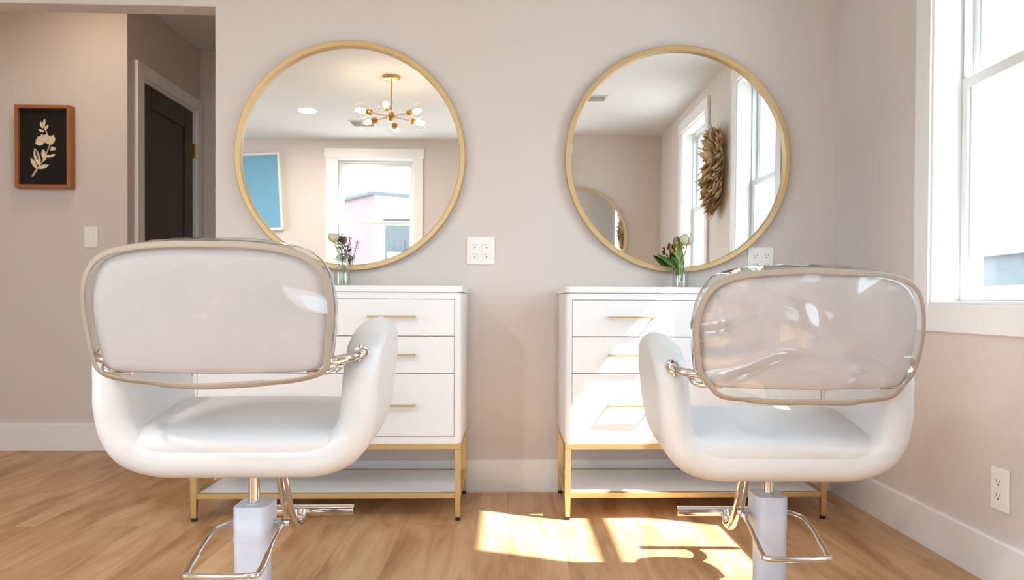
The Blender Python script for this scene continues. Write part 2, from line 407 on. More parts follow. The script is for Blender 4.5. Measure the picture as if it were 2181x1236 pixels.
# ---------------------------------------------------------------- windows
def window(name, hole, to_world, crosshead=False, zrail=1.458):
    """u runs along the wall, d outward from the room face, z up; to_world maps a box"""
    root = bpy.data.objects.new(name, None); COL.objects.link(root); root['kind'] = 'structure'
    u0, u1, z0, z1 = hole; cw = 0.082
    root.location = to_world((u0+u1)/2, 0, z0)
    off = Vector(root.location)
    def bx(m, a, d0, za, b_, d1, zb, bev=0.0015):
        p = Vector(to_world(a, d0, za)) - off; q = Vector(to_world(b_, d1, zb)) - off
        m.box(min(p.x, q.x), min(p.y, q.y), min(p.z, q.z), max(p.x, q.x), max(p.y, q.y), max(p.z, q.z), bev, 1)
    m = MB()
    bx(m, u0-cw, -0.018, z0-cw, u0, 0, z1); bx(m, u1, -0.018, z0-cw, u1+cw, 0, z1)
    e = 0.012 if crosshead else 0.0
    bx(m, u0-cw-e, -0.022, z1, u1+cw+e, 0, z1+cw); bx(m, u0, -0.018, z0-cw, u1, 0, z0)
    m.build('casing', M_trim, root)
    m = MB(); D_ = 0.135; t = 0.009
    bx(m, u0, -0.010, z0, u0+t, D_, z1, 0.0008); bx(m, u1-t, -0.010, z0, u1, D_, z1, 0.0008)
    bx(m, u0+t, -0.004, z1-t, u1-t, D_, z1, 0.0008); bx(m, u0+t, -0.012, z0-0.001, u1-t, D_+0.03, z0+0.010, 0.0008)
    m.build('jamb', M_trim, root)
    m = MB(); fw = 0.022                                             # outer vinyl frame with its track
    for a, b_ in ((u0+t, u0+t+fw), (u1-t-fw, u1-t)):
        bx(m, a, 0.105, z0+0.01, b_, 0.135, z1-t); bx(m, a+0.006, 0.078, zrail+0.018, b_-0.010, 0.105, z1-t, 0.001)
    bx(m, u0+t, 0.080, z1-t-0.02, u1-t, 0.135, z1-t)
    m.build('window_frame', M_vinylwin, root)
    def sash(nm, za, zb, d, st, top, bot):
        m = MB(); a, b_ = u0+t+0.003, u1-t-0.003
        bx(m, a, d, za, a+st, d+0.026, zb, 0.003); bx(m, b_-st, d, za, b_, d+0.026, zb, 0.003)
        bx(m, a+st-0.002, d, zb-top, b_-st+0.002, d+0.026, zb, 0.003); bx(m, a+st-0.002, d, za, b_-st+0.002, d+0.026, za+bot, 0.003)
        g = 0.007                                                    # glazing bead
        bx(m, a+st, d+0.008, za+bot, a+st+g, d+0.020, zb-top, 0.001); bx(m, b_-st-g, d+0.008, za+bot, b_-st, d+0.020, zb-top, 0.001)
        s_ = m.build(nm, M_vinylwin, root)
        m = MB(); bx(m, a+st, d+0.013, za+bot, b_-st, d+0.017, zb-top, 0)
        m.build('pane', M_glasspane, s_)
    sash('lower_sash', z0+0.011, zrail+0.016, 0.078, 0.031, 0.036, 0.046)
    sash('upper_sash', zrail-0.016, z1-t-0.018, 0.106, 0.031, 0.036, 0.036)
    return root
window('window_1', holeA, lambda u, d, z: (XR+d, u, z))
window('window_2', holeB, lambda u, d, z: (XR+d, u, z))
window('added_window_left', holeE, lambda u, d, z: (XL-d, u, z))  # added, out of view: brings sky light onto the right wall
window('added_window_rear', holeD, lambda u, d, z: (u, YR-d, z), crosshead=True, zrail=1.30)  # added, out of view: lights the mirror wall and the chair backs
window('window_3', holeC, lambda u, d, z: (u, YR-d, z), crosshead=True, zrail=1.492)

# ---------------------------------------------------------------- hall door
door = bpy.data.objects.new('door_1', None); COL.objects.link(door); door['kind'] = 'structure'; door.location = (XD, 1.325, 0)
m = MB(); c = 0.07
m.box(0, -0.335-c, 0, 0.020, -0.335, 1.955+c, 0.002); m.box(0, 0.335, 0, 0.020, 0.335+c, 1.955+c, 0.002); m.box(0, -0.335, 1.955, 0.020, 0.335, 1.955+c, 0.002)
m.build('casing', M_trim, door)
m = MB(); m.box(-0.12, -0.335, 0, 0.0, -0.322, 1.955); m.box(-0.12, 0.322, 0, 0.0, 0.335, 1.955); m.box(-0.12, -0.322, 1.942, 0.0, 0.322, 1.955)
m.build('jamb', M_trim, door)
m = MB(); m.box(-0.052, -0.320, 0.008, -0.014, 0.320, 1.940, 0.002)
m.box(-0.020, -0.320, 0.008, -0.006, -0.215, 1.940, 0.003); m.box(-0.020, 0.215, 0.008, -0.006, 0.320, 1.940, 0.003)
m.box(-0.020, -0.215, 1.820, -0.006, 0.215, 1.940, 0.003); m.box(-0.020, -0.215, 0.008, -0.006, 0.215, 0.200, 0.003)
m.box(-0.018, -0.215, 0.90, -0.006, 0.215, 1.02, 0.003)
leaf = m.build('door_leaf', M_doordark, door)
for zc in (0.25, 1.70):
    MB().box(-0.006, 0.318, zc-0.045, 0.006, 0.336, zc+0.045, 0.001).build('hinge', M_brass, door)
MB().lathe([(0.001, -0.006), (0.026, -0.006), (0.026, 0.004), (0.010, 0.008), (0.010, 0.028), (0.026, 0.034), (0.028, 0.050), (0.001, 0.058)], (0, -0.27, 0.96), 24, 'x').build('door_knob', M_brass, door, smooth=True)

# ---------------------------------------------------------------- hall wall: picture, switch
pic = thing('framed_picture', 'wooden shadow box frame with pressed cream flower on black, hung in the hall', 'picture', (-2.353, YH, 1.545))
hw, hh, fd, ft = 0.1375, 0.209, 0.048, 0.017
m = MB()
m.box(-hw, -fd, -hh, -hw+ft, -0.0005, hh, 0.002); m.box(hw-ft, -fd, -hh, hw, -0.0005, hh, 0.002)
m.box(-hw+ft, -fd, hh-ft, hw-ft, -0.0005, hh, 0.002); m.box(-hw+ft, -fd, -hh, hw-ft, -0.0005, -hh+ft, 0.002)
m.build('frame', M_picwood, pic)
MB().box(-hw+ft, -0.030, -hh+ft, hw-ft, -0.002, hh-ft).build('backing', M_picblack, pic)
m = MB()
Y_ = -0.033
def pl(x, z, dx, dz, ln, wd): m.leaf((x, Y_, z), (dx, 0, dz), (0, -1, 0), ln, wd, 0.03, 5)
stem = catmull([(-0.058, Y_, -0.150), (-0.030, Y_, -0.105), (-0.005, Y_, -0.07), (0.018, Y_, -0.02), (0.030, Y_, 0.03), (0.010, Y_, 0.08), (0.0, Y_, 0.12)], 5)
m.tube(stem, 0.0016, 6)
m.tube([(-0.058, Y_, -0.150), (-0.034, Y_, -0.112)], 0.0038, 6)
for a in ((-0.035, -0.110, -0.5, 0.85, 0.062, 0.020), (-0.022, -0.095, -0.28, 0.96, 0.090, 0.030), (-0.030, -0.108, 1, 0.32, 0.055, 0.020), (-0.006, -0.075, 0.5, 0.8, 0.034, 0.014),
          (0.000, -0.060, -0.1, 1, 0.048, 0.022), (0.006, -0.045, 1, -0.1, 0.030, 0.014), (0.024, -0.050, 0.9, 0.35, 0.035, 0.013), (0.030, -0.015, 0.9, 0.3, 0.030, 0.014),
          (0.030, 0.010, 0.6, 0.9, 0.045, 0.018), (0.040, 0.028, 0.2, 1, 0.034, 0.014), (0.034, 0.0, 1, -0.6, 0.028, 0.014), (0.0, 0.075, -1, 0.5, 0.030, 0.014),
          (0.002, 0.085, 0.7, 0.9, 0.032, 0.014), (-0.004, 0.095, -0.4, 1, 0.034, 0.016), (0.0, 0.105, 0.1, 1, 0.036, 0.013)): pl(*a)
for k in range(7):
    a = math.radians(200 - k*30); pl(0.004+0.004*math.cos(a), 0.022, math.cos(a), math.sin(a)*0.75+0.2, 0.044, 0.030)
m.build('pressed_flower', M_petal, pic, solid=0.0008)

def duplex(root, x, z, y=-0.0085):
    m = MB(); m.prism(roundrect(x-0.0165, z-0.014, x+0.0165, z+0.014, 0.008), y, y+0.004, 'y'); r_ = m.build('receptacle', M_plate, root)
    m = MB(); m.box(x-0.0075, y-0.0004, z+0.000, x-0.0055, y+0.001, z+0.008); m.box(x+0.0055, y-0.0004, z+0.001, x+0.0075, y+0.001, z+0.007)
    m.prism(roundrect(x-0.0025, z-0.009, x+0.0025, z-0.004, 0.002), y-0.0004, y+0.001, 'y')
    m.build('slots', M_slot, r_)
def plate(name, label, cat, loc, w_, h_, rotz=0, group=None):
    root = thing(name, label, cat, loc, rotz, group)
    m = MB(); m.box(-w_/2, -0.0065, -h_/2, w_/2, -0.0002, h_/2, 0.0025, 2); m.build('cover_plate', M_plate, root)
    return root
o1 = plate('wall_outlet', 'square white four socket outlet on the wall between the two round mirrors', 'outlet', (-0.113, 0, 0.977), 0.112, 0.112)
m = MB()
for sx in (-0.0235, 0.0235):
    m.box(sx-0.018, -0.0085, -0.034, sx+0.018, -0.006, 0.034, 0.001)
m.build('insert', M_plate, o1)
for sx in (-0.0235, 0.0235):
    for sz in (-0.019, 0.019): duplex(o1, sx, sz, -0.0095)
o2 = plate('wall_outlet', 'white twin outlet behind the right-hand chair, beside the rim of the round mirror', 'outlet', (1.031, 0, 0.944), 0.106, 0.112)
m = MB()
for sx in (-0.0235, 0.0235):
    m.box(sx-0.018, -0.0085, -0.034, sx+0.018, -0.006, 0.034, 0.001)
m.build('insert', M_plate, o2)
for sx in (-0.0235, 0.0235):
    for sz in (-0.019, 0.019): duplex(o2, sx, sz, -0.0095)
o3 = plate('wall_outlet', 'narrow white outlet low on the side wall below the window', 'outlet', (XR, -1.036, 0.266), 0.072, 0.116, rotz=-PI/2)
MB().box(-0.018, -0.0085, -0.034, 0.018, -0.006, 0.034, 0.001).build('insert', M_plate, o3)
for sz in (-0.019, 0.019): duplex(o3, 0, sz, -0.0095)
s1 = plate('light_switch', 'white rocker light switch below the framed picture in the hall', 'light switch', (-2.136, YH, 1.094), 0.068, 0.108)
MB().box(-0.017, -0.010, -0.033, 0.017, -0.006, 0.033, 0.002).build('rocker', M_plate, s1)

# ---------------------------------------------------------------- round mirrors
def round_mirror(label, loc, rot, group='round gold framed wall mirrors'):
    root = thing('round_mirror', label, 'mirror', loc, 0, group); root.rotation_euler = rot
    R, Ri = 0.457, 0.435
    prof = [(Ri, 0.0), (R, 0.0), (R+0.0005, -0.004), (R+0.0005, -0.026), (R-0.002, -0.029), (Ri+0.003, -0.029), (Ri, -0.027), (Ri, 0.0)]
    MB().lathe(prof, (0, 0, 0), 128, 'y', cap=False).build('frame', M_goldframe, root, smooth=True, angle=30)
    MB().lathe([(0.0001, -0.012), (Ri, -0.012), (Ri, -0.004), (0.0001, -0.004)], (0, 0, 0), 128, 'y').build('mirror_glass', M_mirror, root)
    return root
round_mirror('round gold mirror on the left that reflects the chandelier and a window', (-0.633, -0.001, 1.350), (0, 0, 0))
round_mirror('round gold mirror near the corner that reflects the dried wreath and side windows', (0.682, -0.006, 1.350), (0.008, 0, -0.005))
round_mirror('round gold mirror on the far wall, seen only inside the right-hand mirror', (0.575, YR+0.001, 1.303), (0, 0, PI))

# ---------------------------------------------------------------- dressers
def dresser(label, xc):
    root = thing('dresser', label, 'dresser', (xc, 0, 0), 0, 'white and gold dressers under the mirrors')
    W2, yf, yb = 0.4675, -0.408, -0.022
    m = MB(); m.box(-W2+0.004, -0.383, 0.2715, W2-0.004, yb, 0.8005)
    r = 0.022; n = 6
    for s in (-1, 1):                                               # rounded corner posts of the face frame
        pts = [(s*(W2-0.021), -0.383), (s*W2, -0.383)] + [(s*(W2-r+r*math.cos(a)), yf+r-r*math.sin(a)) for a in [PI/2*k/n for k in range(n+1)]] + [(s*(W2-0.021), yf)]
        m.prism(pts, 0.2715, 0.8005)
        m.box(min(s*W2, s*(W2-0.02)), -0.3831, 0.2715, max(s*W2, s*(W2-0.02)), yb, 0.8005)
    m.box(-W2+0.021, yf+0.001, 0.7785, W2-0.021, -0.383, 0.8005); m.box(-W2+0.021, yf+0.001, 0.2715, W2-0.021, -0.383, 0.2955)
    m.build('body', M_lacquer, root, smooth=True, angle=30)
    m = MB(); m.prism(roundrect(-W2-0.003, yf-0.004, W2+0.003, yb+0.004, 0.024, (0, 0, 1, 1)), 0.8035, 0.8245)
    m.build('top_slab', M_slab, root, smooth=True, angle=30)
    MB().box(-W2+0.012, yf+0.012, 0.8003, W2-0.012, yb, 0.8037).build('shadow_gap', M_lacquer, root)
    for (z0, z1) in ((0.6495, 0.7765), (0.5195, 0.6465), (0.2975, 0.5165)):
        d = MB().box(-W2+0.0235, yf+0.002, z0, W2-0.0235, -0.3835, z1, 0.0012, 1).build('drawer', M_lacquer, root)
        zh = {0.6495: 0.717, 0.5195: 0.584, 0.2975: 0.407}[z0]
        for xh in (-0.2365, 0.2265):
            m = MB(); m.box(xh-0.0815, yf-0.026, zh-0.0035, xh+0.0815, yf-0.019, zh+0.0035, 0.0008, 1)
            for s in (-1, 1): m.box(xh+s*0.078-0.0032, yf-0.020, zh-0.003, xh+s*0.078+0.0032, yf+0.0025, zh+0.003)
            m.build('handle', M_gold, d)
    t = 0.0205
    m = MB()
    m.box(-W2, yf, 0.2520, W2, yf+t, 0.2712, 0.0012, 1); m.box(-W2, yb-t, 0.2520, W2, yb, 0.2712, 0.0012, 1)
    for s in (-1, 1): m.box(min(s*W2, s*(W2-t)), yf+t, 0.2520, max(s*W2, s*(W2-t)), yb-t, 0.2712)
    m.build('upper_rail', M_gold, root)
    m = MB()
    m.box(-W2+t, yf+0.001, 0.0785, W2-t, yf+t-0.001, 0.0975, 0.0012, 1); m.box(-W2+t, yb-t+0.001, 0.0785, W2-t, yb-0.001, 0.0975, 0.0012, 1)
    for s in (-1, 1): m.box(min(s*(W2-0.001), s*(W2-t+0.001)), yf+t, 0.0785, max(s*(W2-0.001), s*(W2-t+0.001)), yb-t, 0.0975)
    m.build('shelf_rail', M_gold, root)
    MB().box(-W2+t, yf+t, 0.0815, W2-t, yb-t, 0.0965, 0.001, 1).build('shelf', M_lacquer, root)
    for sx in (-1, 1):
        for y0 in (yf, yb-t):
            m = MB(); cx, cy = sx*(W2-t/2), y0+t/2
            vs_ = []
            for z, h in ((0.2520, t/2), (0.0975, t/2), (0.012, t/2-0.0022)):
                vs_.append([m.b.verts.new((cx+a*h, cy+b_*h, z)) for a, b_ in ((-1, -1), (1, -1), (1, 1), (-1, 1))])
            for A, B in zip(vs_, vs_[1:]):
                for k in range(4): m.b.faces.new((A[k], A[(k+1) % 4], B[(k+1) % 4], B[k]))
            m.b.faces.new(vs_[0][::-1]); m.b.faces.new(vs_[-1])
            lg = m.build('leg', M_gold, root)
            MB().box(cx-0.0085, cy-0.0085, 0.0, cx+0.0085, cy+0.0085, 0.013, 0.001, 1).build('foot_pad', M_black, lg)
    return root
dresser('white three-row dresser on gold legs under the left mirror, in shade', -1.089+0.4565)
dresser('white dresser on gold legs near the corner, sunlight across its drawers', 0.213+0.4565)

# ---------------------------------------------------------------- styling chairs
def outline_pts(half, n=6):
    full = half + [(-x, w) for x, w in half[-2:0:-1]]
    return [(p.x, p.y) for p in catmull([(x, w, 0) for x, w in full], n, closed=True)]

def salon_chair(label, x, y, rot, lift, sag, wob_seed, cut, wide=1.0, hem=0.0):
    root = thing('styling_chair', label, 'salon chair', (x, y, 0), rot, 'white salon styling chairs')
    Z0 = 0.392 + lift                        # underside of the shell
    # ---- shell with arms: one padded U-shaped slab
    TH = 0.077; hwid = 0.258
    path = [(0, 0.033), (0.10, 0.033), (0.165, 0.035), (0.219, 0.053), (0.250, 0.094), (0.2605, 0.145), (0.264, 0.20), (0.268, 0.25), (0.270, 0.290), (0.271, 0.338)]
    half = catmull([(p[0], p[1], 0) for p in path], 5)
    us = [(-p.x, p.y) for p in half[::-1]][:-1] + [(p.x, p.y) for p in half]
    top = path[-1][1]
    def rear(z):
        pts = ((0, -0.125), (0.06, -0.145), (0.16, -0.150), (0.235, -0.142), (0.275, -0.118), (0.305, -0.055), (0.324, 0.005), (0.338, 0.060))
        return interp(pts, z)
    def front(z):
        pts = ((0, 0.150), (0.06, 0.170), (0.10, 0.205), (0.14, 0.220), (0.20, 0.212), (0.27, 0.190), (0.310, 0.170), (0.338, 0.140))
        return interp(pts, z)
    NV = 30
    cum = [0.0]
    for a, b_ in zip(us, us[1:]): cum.append(cum[-1] + math.hypot(b_[0]-a[0], b_[1]-a[1]))
    Ltot = cum[-1]
    # extra sampling towards the arm tips
    mid = []; nrm = []; thk = []
    for i, (ux, uz) in enumerate(us):
        a = us[max(i-1, 0)]; b_ = us[min(i+1, len(us)-1)]
        tx, tz = b_[0]-a[0], b_[1]-a[1]; l = math.hypot(tx, tz); nx, nz = -tz/l, tx/l     # towards the inside of the U
        du = min(cum[i], Ltot-cum[i])
        row_m, row_n, row_t = [], [], []
        for j in range(NV+1):
            v = 0.5 - 0.5*math.cos(PI*j/NV)
            y0, y1 = rear(uz), front(uz); yy = y0 + (y1-y0)*v
            nar = 1.0 - 0.10*max(0.0, (yy+0.05)/0.35)*max(0.0, 1.0-uz/0.26)
            px = ux*nar
            d = min(yy-y0, y1-yy); r = 0.036
            k = min(1.0, max(0.0, d/r)); e = math.sqrt(max(0.0, 1-(1-k)**2))
            ku = min(1.0, du/0.040); eu = math.sqrt(max(0.0, 1-(1-ku)**2))
            row_m.append(Vector((px, yy, Z0+uz))); row_n.append(Vector((nx, 0, nz))); row_t.append(TH/2*e*eu*(1+0.16*max(0.0, 1-uz/0.12)))
        mid.append(row_m); nrm.append(row_n); thk.append(row_t)
    m = MB()
    ni, nj = len(mid), NV+1
    inner = [[m.b.verts.new(mid[i][j]+nrm[i][j]*thk[i][j]) for j in range(nj)] for i in range(ni)]
    outer = [[None]*nj for _ in range(ni)]
    for i in range(ni):
        for j in range(nj):
            outer[i][j] = inner[i][j] if (i in (0, ni-1) or j in (0, nj-1)) else m.b.verts.new(mid[i][j]-nrm[i][j]*thk[i][j])
    for G in (inner, outer):
        for i in range(ni-1):
            for j in range(nj-1):
                m.b.faces.new((G[i][j], G[i+1][j], G[i+1][j+1], G[i][j+1]))
    m.build('shell', M_leather, root, smooth=True, angle=180)
    # ---- seat cushion
    m = MB(); N1, N2 = 22, 22; hx, y0, y1 = 0.250, -0.134, 0.185; zt, zb = Z0+0.084, Z0+0.040
    def cush(sgn):
        rows = []
        for i in range(N1+1):
            row = []
            a = -math.cos(PI*i/N1)
            for j in range(N2+1):
                b_ = -math.cos(PI*j/N2)
                ex = 1-abs(a)**24; ey = 1-abs(b_)**10
                hz = (0.5*(zt-zb)+0.010)*(ex*ey)**0.45
                px = a*hx*(1-0.05*max(0, b_)); py = (y0+y1)/2 + b_*(y1-y0)/2 - 0.02*abs(a)**4*(1 if b_ > 0 else 0)*abs(b_)
                z = (zt+zb)/2 + sgn*hz + (0.046 if sgn > 0 else 0.0)*(b_*0.5+0.5) + (0.006*(1-a*a)*(1-b_*b_) if sgn > 0 else 0)
                row.append(Vector((px, py, z)))
            rows.append(row)
        return rows
    A, B = cush(1), cush(-1)
    va = [[m.b.verts.new(p) for p in r_] for r_ in A]
    vb = [[(va[i][j] if (i in (0, N1) or j in (0, N2)) else m.b.verts.new(B[i][j])) for j in range(N2+1)] for i in range(N1+1)]
    for G in (va, vb):
        for i in range(N1):
            for j in range(N2): m.b.faces.new((G[i][j], G[i+1][j], G[i+1][j+1], G[i][j+1]))
    m.build('seat_cushion', M_leather, root, smooth=True, angle=180)
    # ---- backrest pad, its clear vinyl cover and the piping
    al = math.radians(10.5); org = Vector((0, -0.258, Z0+0.207))
    upv = Vector((0, -math.sin(al), math.cos(al))); fw = Vector((0, math.cos(al), math.sin(al)))
    def P(xx, w_, d): return org + Vector((xx, 0.36*xx*xx, 0)) + upv*w_ + fw*d
    half_r = [(0, 0.279), (0.10, 0.2765), (0.175, 0.2655), (0.214, 0.245), (0.2365, 0.209), (0.2440, 0.165), (0.2420, 0.115), (0.2350, 0.060), (0.2280-cut, 0.028+cut*0.9), (0.198-cut, 0.007), (0.12, -0.002-sag*0.5), (0, -0.006-sag)]
    half_r = [(x_*wide, w_+hem*max(0.0, 1-w_/0.06)) for x_, w_ in half_r]
    rearO = outline_pts(half_r)
    half_f = [(0, 0.276), (0.10, 0.273), (0.165, 0.262), (0.200, 0.241), (0.2190, 0.207), (0.2260, 0.165), (0.2250, 0.115), (0.2190, 0.060), (0.212, 0.030), (0.188, 0.010), (0.12, 0.002), (0, 0.000)]
    half_f = [(x_*wide, w_+hem*max(0.0, 1-w_/0.06)) for x_, w_ in half_f]
    frontO = outline_pts(half_f)
    half_p = [(0, 0.274), (0.10, 0.2715), (0.172, 0.2605), (0.209, 0.241), (0.2305, 0.206), (0.2380, 0.165), (0.2365, 0.115), (0.2300, 0.062), (0.2225, 0.036), (0.200, 0.022), (0.12, 0.017), (0, 0.015)]
    half_p = [(x_*wide, w_+hem*0.5*max(0.0, 1-w_/0.06)) for x_, w_ in half_p]
    padO = outline_pts(half_p)
    padF = [(x_*0.935, w_*0.97+0.004) for x_, w_ in padO]
    cx_, cw_ = 0.0, 0.140
    m = MB(); nO = len(padO)
    def ringp(O, rho, d): return [P(cx_+(x_-cx_)*rho, cw_+(w_-cw_)*rho, d) for x_, w_ in O]
    rings = []
    Dp = 0.095; rr = 0.016
    def lerpO(t): return [((1-t)*a[0]+t*b_[0], (1-t)*a[1]+t*b_[1]) for a, b_ in zip(padO, padF)]
    for rho in (0.001, 0.25, 0.5, 0.7, 0.85): rings.append(ringp(padO, rho, 0.003+0.003*rho**6))
    for k in range(1, 8):
        a = PI/2*k/7; rings.append(ringp(lerpO(0.1*k/7), 0.93+0.07*math.sin(a), 0.006+rr*(1-math.cos(a))))
    rings.append(ringp(lerpO(0.6), 1.0, 0.06))
    for k in range(0, 8):
        a = PI/2*k/7; rings.append(ringp(lerpO(0.9+0.1*k/7), 0.93+0.07*math.cos(a), Dp-rr+rr*math.sin(a)))
    for rho in (0.82, 0.7, 0.5, 0.25, 0.001): rings.append(ringp(padF, rho, Dp-0.012*(1-rho)))
    m.surf(rings, closed_u=True)
    m.build('backrest', M_pad, root, smooth=True, angle=180)
    def wob(p, s=0.0035, f_=14.0):
        q = p*f_ + Vector((wob_seed*13.1, wob_seed*5.7, 0)); return p + noise.noise_vector(q)*s
    nR = len(rearO); D1 = 0.108
    R3 = [wob(P(x_, w_, 0.0)) for x_, w_ in rearO]
    F3 = [wob(P(x_, w_, D1)) for x_, w_ in frontO]
    m = MB()
    rows = []
    for rho in (0.02, 0.2, 0.4, 0.6, 0.75, 0.88, 0.96):
        row = []
        for i, (x_, w_) in enumerate(rearO):
            p = P(cx_+(x_-cx_)*rho, cw_+(w_-cw_)*rho, 0.0)
            k = rho**5
            p = p + (R3[i]-P(x_, w_, 0.0))*k + fw*(0.0015*noise.noise(p*22+Vector((wob_seed, 0, 0))))*(1-k)
            row.append(p)
        rows.append(row)
    rows.append(R3)
    m.surf(rows, closed_u=True)
    # side band around left, top and right; open below
    lo = 0.012
    idx = [i for i in range(nR) if rearO[i][1] > lo]
    start = next(i for i in range(nR) if rearO[i][1] > lo and rearO[i-1][1] <= lo)
    seq = []
    i = start
    while rearO[i % nR][1] > lo: seq.append(i % nR); i += 1
    band = []
    for t in (0, 0.12, 0.3, 0.5, 0.7, 0.88, 1.0):
        row = []
        for i in seq:
            p = R3[i].lerp(F3[i], t); c_ = P(cx_, cw_, D1*t); out = (p-c_).normalized()
            row.append(wob(p + out*(0.010*math.sin(PI*t)), 0.003, 30.0) if 0 < t < 1 else p)
        band.append(row)
    m.surf(band)
    rows = []
    for rho in (0.02, 0.3, 0.6, 0.85): rows.append([P(cx_+(x_-cx_)*rho, cw_+(w_-cw_)*rho, D1-0.004) for x_, w_ in frontO])
    rows.append(F3)
    m.surf(rows, closed_u=True)
    cov = m.build('clear_cover', M_vinyl_creased if cut > 0 else M_vinyl, root, smooth=True, angle=75)
    m = MB(); cR = P(cx_, cw_, 0.0); tape = []
    for p in R3:
        o_ = (p-cR).normalized(); k = 0.15 if o_.z < -0.75 else 0.5
        tape.append((fw*k + o_*0.87).normalized())
    m.tube(R3, 0.0023, 12, closed=True, sx=3.1, ups=tape); m.build('piping', M_piping, cov, smooth=True, angle=180)
    m = MB(); m.tube([F3[i] for i in seq], 0.0016, 8); m.build('front_seam', M_seam, cov, smooth=True, angle=180)
    # zip pull on the left edge
    iz = min(range(nR), key=lambda i: abs(rearO[i][1]-0.112)+(0 if rearO[i][0] < 0 else 9))
    pz = R3[iz] + Vector((0.009, -0.004, 0))
    m = MB(); m.tube(catmull([pz+Vector((0.002, 0, 0.010)), pz+Vector((0.0035, 0, 0.0)), pz+Vector((0.002, 0, -0.012)), pz+Vector((-0.0015, 0, -0.012)), pz+Vector((-0.002, 0, 0.0))], 4, True), 0.0007, 6, closed=True)
    m.box(pz.x-0.0022, pz.y-0.001, pz.z+0.008, pz.x+0.0024, pz.y+0.001, pz.z+0.014, 0.0006, 1)
    if cut > 0: m.build('zip_pull', M_chrome, cov, smooth=True)
    # ---- chrome brackets from the arms to the backrest
    for s in (-1, 1):
        zr = Z0+0.262
        m = MB(); m.tube(catmull([(s*0.272, -0.080, zr+0.006), (s*0.271, -0.140, zr+0.004), (s*0.262, -0.176, zr-0.002), (s*0.236, -0.196, zr-0.007), (s*0.200, -0.205, zr-0.010), (s*0.150, -0.208, zr-0.012)], 6), 0.0095, 16)
        b_ = m.build('back_bracket', M_chrome, root, smooth=True, angle=60)
        MB().lathe([(0.0098, -0.130), (0.0145, -0.131), (0.0155, -0.128), (0.0155, -0.115), (0.0098, -0.115), (0.0098, -0.130)], (s*0.2715, -0.006, zr+0.0045), 24, 'y', cap=False).build('collar', M_chrome, b_, smooth=True)
        MB().lathe([(0.001, -0.145), (0.0035, -0.144), (0.004, -0.130), (0.004, -0.110)], (s*0.269, -0.002, zr-0.013), 12, 'y').build('screw', M_chrome, b_, smooth=True)
    zr = Z0+0.236
    for s in (-1, 1):
        m = MB(); m.tube(catmull([(s*0.236, -0.150, zr+0.022), (s*0.240, -0.178, zr+0.010), (s*0.230, -0.199, zr-0.002), (s*0.205, -0.206, zr-0.006), (s*0.175, -0.206, zr-0.006)], 6), 0.0065, 12)
        m.build('lower_bracket', M_chrome, root, smooth=True, angle=60)
    # ---- under the seat: plate, T-bar footrest, pump column
    m = MB(); m.box(-0.09, -0.09, Z0-0.004, 0.09, 0.16, Z0+0.012, 0.003); m.lathe([(0.022, Z0-0.020), (0.030, Z0-0.014), (0.034, Z0+0.002), (0.001, Z0+0.002)], (0, 0, 0), 24)
    m.build('mounting_plate', M_black, root, smooth=True, angle=30)
    zt_ = Z0-0.226; yt = 0.405
    fr = MB(); fr.tube(catmull([(0, 0.155, Z0+0.012), (0, 0.188, Z0-0.030), (0, 0.226, Z0-0.105), (0, 0.268, Z0-0.180), (0, 0.308, Z0-0.228), (0, 0.350, Z0-0.249), (0, 0.386, Z0-0.245), (0, yt, zt_)], 6), 0.0155, 16)
    fr.build('footrest_tube', M_chrome, root, smooth=True, angle=60)
    m = MB(); m.lathe([(0.001, -0.147), (0.0135, -0.147), (0.0152, -0.1455), (0.0152, 0.1455), (0.0135, 0.147), (0.001, 0.147)], (0, yt+0.008, zt_), 24, 'x'); m.build('footrest_bar', M_chrome, root, smooth=True, angle=40)
    # column: lower sleeve and upper sleeve lengthened forward, chamfered top
    zc = 0.288 if cut > 0 else 0.299
    m = MB(); m.prism([(p[0], p[1]) for p in roundrect(-0.0390, -0.039, 0.0390, 0.018, 0.022)], 0.015, zc-0.080)
    m.build('pump_column', M_plastic, root, smooth=True, angle=30)
    m = MB()
    def colring(g, z): return [Vector((p[0], p[1], z)) for p in roundrect(-0.0400+g, -0.040+g, 0.0400-g, 0.056-g, 0.022-g*0.6)]
    rows = [colring(0.0, zc-0.082), colring(0, zc-0.004), colring(0.0015, zc-0.001), colring(0.004, zc)]
    m.surf(rows, closed_u=True)
    m.b.verts.ensure_lookup_table()
    n_ = len(rows[0]); vv = list(m.b.verts); m.b.faces.new(vv[:n_][::-1]); m.b.faces.new(vv[-n_:])
    m.build('pump_sleeve', M_plastic, root, smooth=True, angle=30)
    MB().lathe([(0.0125, zc-0.005), (0.0125, Z0)], (0, 0, 0), 24).build('piston', M_chrome, root, smooth=True, angle=30)
    MB().lathe([(0.001, zc-0.002), (0.018, zc-0.002), (0.018, zc+0.002), (0.0126, zc+0.004)], (0, 0, 0), 24).build('piston_ring', M_plastic, root, smooth=True, angle=30)
    # ---- pump lever: a chrome loop towards the back of the chair
    zl = zc-0.051; zb_ = zl-0.043
    ly = -0.205
    left = [(-0.052, 0.020, zl), (-0.066, 0.000, zl), (-0.0715, -0.045, zl+0.003), (-0.0735, -0.100, zl-0.007), (-0.0745, -0.150, zl-0.026), (-0.0735, -0.187, zb_+0.004), (-0.060, ly, zb_)]
    right = [(-x_, y_, z_) for x_, y_, z_ in left[::-1]]
    m = MB(); m.tube(catmull(left+right, 6), 0.0052, 12)
    lev = m.build('pump_lever', M_chrome, root, smooth=True, angle=60)
